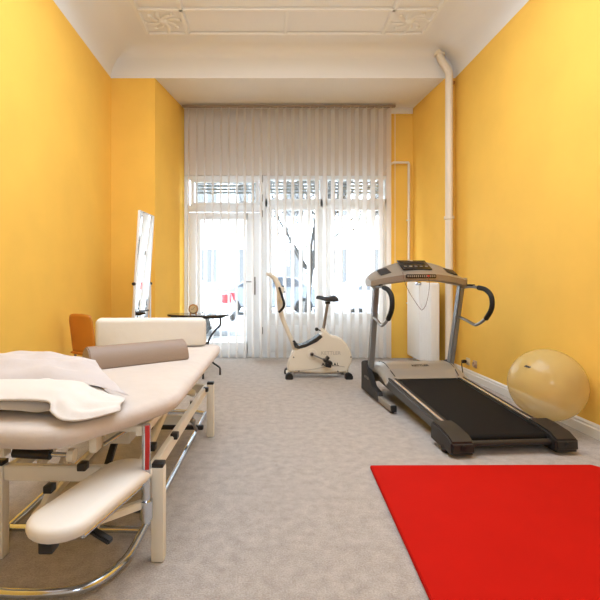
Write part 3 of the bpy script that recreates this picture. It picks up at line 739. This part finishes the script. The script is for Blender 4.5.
# saddle: narrow nose at the left, wide behind
sad = [(282,208,.022,.010),(290,205,.032,.014),(305,208,.036,.018),(322,214,.04,.016),(338,213,.075,.020),(355,211,.105,.026),(370,212,.105,.024),(378,217,.085,.012)]
t = bmesh.new(); rings = []
for zx, zy, w, h in sad:
    x, z = q(zx, zy); ring = []
    for k in range(16):
        a = 2*pi*k/16; yy = cos(a)*w; zz2 = sin(a)*h*1.5*(1 if sin(a) > 0 else 1.0)-(abs(cos(a))**2)*.012
        ring.append(t.verts.new((x, yy, z+zz2)))
    rings.append(ring)
for A_, B_ in zip(rings, rings[1:]):
    for k in range(16): t.faces.new((A_[k], A_[(k+1) % 16], B_[(k+1) % 16], B_[k]))
t.faces.new(rings[0][::-1]); t.faces.new(rings[-1]); bmesh.ops.recalc_face_normals(t, faces=t.faces)
b = MB(); b._add(t); sd = b.build('saddle', 'black', BK, smooth=70)
md = sd.modifiers.new('sub', 'SUBSURF'); md.levels = 1; md.render_levels = 2
b = MB(); b.box((a1[0], 0, a1[1]+.012), (.06, .05, .03), bev=.008); b.build('saddle_clamp', 'black', sd)
x, z = q(342,442); lettering('KETTLER', .058, 'ink_soft', sh, (x, -.0862, z), (pi/2, 0, 0), spacing=1.0)
x, z = q(338,490); lettering('ASTRAL', .050, 'ink', sh, (x+.005, -.0862, z), (pi/2, 0, 0), bold=.0016, spacing=1.2)
for zx, zy in ((180,464),(207,523),(372,523),(432,463)):
    x, z = q(zx, zy); MB().lathe([(0, 0), (.008, 0), (.008, .003), (0, .003)], seg=10, mtx=Matrix.Translation((x+(.012 if zx < 200 else (-.012 if zx > 400 else 0)), -.083, z+.012)) @ Matrix.Rotation(pi/2, 4, 'X')).build('screw', 'dark', sh)
b = MB(); b.tube([(q(*p)[0], -.085, q(*p)[1]) for p in ((190,516),(250,512),(320,500),(370,496),(400,500))], .004, seg=6, smooth=4); b.build('moulded_line', 'ink_soft', sh)

# ------------------------------------------------------------------ exercise ball
BR = .263
ball = thing('exercise_ball', 'translucent yellowish exercise ball resting between the treadmill and the right wall', 'ball', (2.123, 3.39, .085))
MB().sphere((0, 0, BR-.0), BR, u=64, v=40).build('shell', 'ball', ball, smooth=180)
def on_ball(az, el): return Vector((cos(el)*cos(az), cos(el)*sin(az), sin(el)))
base_d = Vector((-2.12, -3.39, .75)).normalized()
side = Vector((0, 0, 1)).cross(base_d).normalized(); upv = base_d.cross(side)
b = MB()
for k in range(6):
    a = -.70+.040*k; e = .60-.02*k+.012*(k % 2)
    dirv = (base_d+side*a*1.0+upv*e*1.05).normalized(); d2 = (base_d+side*(a+.024)+upv*(e-.012)).normalized()
    b.bar(Vector((0, 0, BR))+dirv*(BR+.001), Vector((0, 0, BR))+d2*(BR+.001), .016, .002, bev=0, up=dirv)
b.build('printed_mark', 'ink', ball)
b = MB(); dv = (base_d+side*.25+upv*.0).normalized()

# ------------------------------------------------------------------ iron side table with clock
ST = thing('side_table', 'small dark oval side table on curved wrought iron legs before the pier', 'table', (-.76, 5.40, 0))
n = 40; ov = [(.365*cos(2*pi*k/n), .23*sin(2*pi*k/n)) for k in range(n)]
MB().prism(ov, .705, .728, 'z', bev=.006).build('table_top', 'darktop', ST)
MB().tube([(.31*cos(2*pi*k/n), .19*sin(2*pi*k/n), .695) for k in range(n)], .010, closed=True, seg=8).build('rim', 'iron', ST)
for a in (0, 110, 200, 290):
    a = R(a); prof = [(.265, .70), (.265, .60), (.21, .54), (.15, .46), (.12, .38), (.11, .30), (.13, .22), (.18, .15), (.255, .095), (.262, .05), (.262, .006)]
    MB().tube([(cos(a)*r, sin(a)*r*.9, z) for r, z in prof], .0115, seg=8, smooth=4).build('leg', 'iron', ST)
MB().tube([(.12*cos(2*pi*k/24), .11*sin(2*pi*k/24), .38) for k in range(24)], .008, closed=True, seg=8).build('leg_ring', 'iron', ST)
CK = thing('table_clock', 'small round brass clock standing on the dark side table', 'clock', (-.795, 5.27, .729))
b = MB(); b.lathe([(.0, -.02), (.05, -.02), (.056, -.012), (.058, .0), (.052, .015), (.044, .02), (.043, .012), (0, .012)], seg=28, mtx=Matrix.Translation((0, 0, .066)) @ Matrix.Rotation(pi/2, 4, 'X')); b.build('case', 'brass', CK)
f = MB().lathe([(0, 0), (.043, 0), (.043, .003), (0, .003)], seg=28, mtx=Matrix.Translation((0, -.0125, .066)) @ Matrix.Rotation(pi/2, 4, 'X')).build('face', 'clockface', CK)
b = MB(); b.box((.008, -.0165, .078), (.004, .002, .03), rot=(0, .6, 0)); b.box((-.012, -.0165, .066), (.026, .002, .004)); b.build('hands', 'ink', f)
for s in (-1, 1): MB().lathe([(.006, 0), (.009, .002), (.008, .018), (.005, .022)], (s*.032, 0, 0), seg=10).build('foot', 'brass', CK)

# ------------------------------------------------------------------ standing mirror
MI = thing('standing_mirror', 'tall tilted standing mirror by the left pier reflecting the window', 'mirror', (-1.27, 4.915, 0), math.atan2(-.042, .43))
# local: y along the mirror width, +x is the reflecting side; leans forward toward +x at the top
tl = Matrix.Rotation(.062, 4, 'Y'); H0, H1, HW = .42, 1.85, .216
def tilt(b, pivot_z=1.15):
    m = Matrix.Translation((-.015, 0, pivot_z)) @ tl @ Matrix.Translation((0, 0, -pivot_z)); bmesh.ops.transform(b.bm, matrix=m, verts=b.bm.verts); return b
b = MB(); b.box((-.010, 0, (H0+H1)/2), (.016, HW*2, H1-H0), bev=.003); pn = tilt(b).build('backing_panel', 'white', MI)
b = MB(); b.box((0.0, 0, (H0+H1)/2), (.003, HW*2-.012, H1-H0-.012)); tilt(b).build('mirror_glass', 'mirror', pn, smooth=0)
b = MB()
for s in (-1, 1): b.box((-.004, s*HW, (H0+H1)/2), (.022, .008, H1-H0), bev=.002)
b.box((-.004, 0, H1), (.022, HW*2, .008), bev=.002); tilt(b).build('edge_frame', 'white', pn)
b = MB(); b.box((.004, 0, .79), (.012, HW*2+.01, .018), bev=.003); tilt(b).build('clamp_bar', 'black', pn)
for s in (-1, 1):
    MB().tube([(-.02, s*(HW+.025), .04), (-.02, s*(HW+.025), 1.09)], .010, seg=10).build('stand_post', 'white', MI)
    MB().lathe([(0, -.016), (.016, -.016), (.018, 0), (.016, .016), (0, .016)], (-.02, s*(HW+.035), 1.09), 'y', 14).build('pivot_knob', 'black', MI)
    MB().box((-.02, s*(HW+.025), .03), (.46, .035, .03), bev=.008).build('foot', 'white', MI)
MB().tube([(-.02, -HW-.02, .12), (-.02, HW+.02, .12)], .010, seg=10).build('cross_bar', 'white', MI)

# ------------------------------------------------------------------ ochre chair by the left wall
CH = thing('wooden_chair', 'ochre plywood chair with plain curved back behind the massage table by the left wall', 'chair', (-1.565, 4.40, 0), R(-25))
def shell_back(u, v):
    x = (u-.5)*.29; w = 1-.10*max(0, v-.85)/.15
    return (x*w, -.20-.05*v-.03*(1-(2*u-1)**2), .46+.36*v-.02*(abs(2*u-1)**4)*v)
b = MB(); b.grid(shell_back, 14, 12); bk = b.build('backrest', 'ochre', CH, smooth=70); md = bk.modifiers.new('t', 'SOLIDIFY'); md.thickness = .014
b = MB(); b.grid(lambda u, v: ((u-.5)*.34, -.20+.36*v, .455-.012*(1-(2*u-1)**2)-.02*max(0, v-.8)), 12, 12); st = b.build('seat', 'ochre', CH, smooth=70); md = st.modifiers.new('t', 'SOLIDIFY'); md.thickness = .014
for sx in (-1, 1):
    for sy in (-1, 1): MB().tube([(sx*.15, -.02+sy*.14, .44), (sx*.175, -.02+sy*.18, .004)], .012, seg=10).build('leg', 'steel', CH)

# ------------------------------------------------------------------ light
w = bpy.data.worlds.new('overcast'); SC.world = w; w.use_nodes = True
bg = w.node_tree.nodes['Background']; bg.inputs['Color'].default_value = (.96, .98, 1, 1); bg.inputs['Strength'].default_value = 9.5
def area(name, loc, rot, sx, sy, e, col=(1, 1, 1)):
    L = bpy.data.lights.new(name, 'AREA'); L.shape = 'RECTANGLE'; L.size = sx; L.size_y = sy; L.energy = e; L.color = col
    o = bpy.data.objects.new(name, L); COL.objects.link(o); o.location = loc; o.rotation_euler = rot; return o
area('ceiling_light', (.26, 2.9, 3.86), (0, 0, 0), 2.6, 2.6, 100, (.925, .97, 1))
area('ceiling_fill', (.26, 1.6, 3.0), (pi, 0, 0), 2.2, 2.2, 64, (.925, .97, 1))  # unseen lamp added facing up to brighten the ceiling
area('camera_fill', (.55, -1.3, 1.9), (R(82), 0, R(-6)), .7, .6, 15, (.925, .97, 1))  # fill lamp added out of view behind the camera
P = area('window_portal', (.36, 6.86, 1.4), (R(-90), 0, 0), 3.0, 2.6, 1); P.data.cycles.is_portal = True

# ------------------------------------------------------------------ camera
cam = bpy.data.cameras.new('camera'); co_ = bpy.data.objects.new('camera', cam); COL.objects.link(co_)
co_.location = (0, 0, 1.12); co_.rotation_euler = (pi/2, 0, 0)
cam.sensor_width = 36; cam.lens = 455/600*36; cam.shift_x = 38/600; cam.shift_y = -19/600; cam.clip_start = .05
SC.camera = co_
SC.view_settings.view_transform = 'Standard'; SC.view_settings.look = 'None'; SC.view_settings.exposure = 0; SC.view_settings.gamma = 1
SC.view_settings.use_white_balance = True; SC.view_settings.white_balance_temperature = 5450; SC.view_settings.white_balance_tint = 8
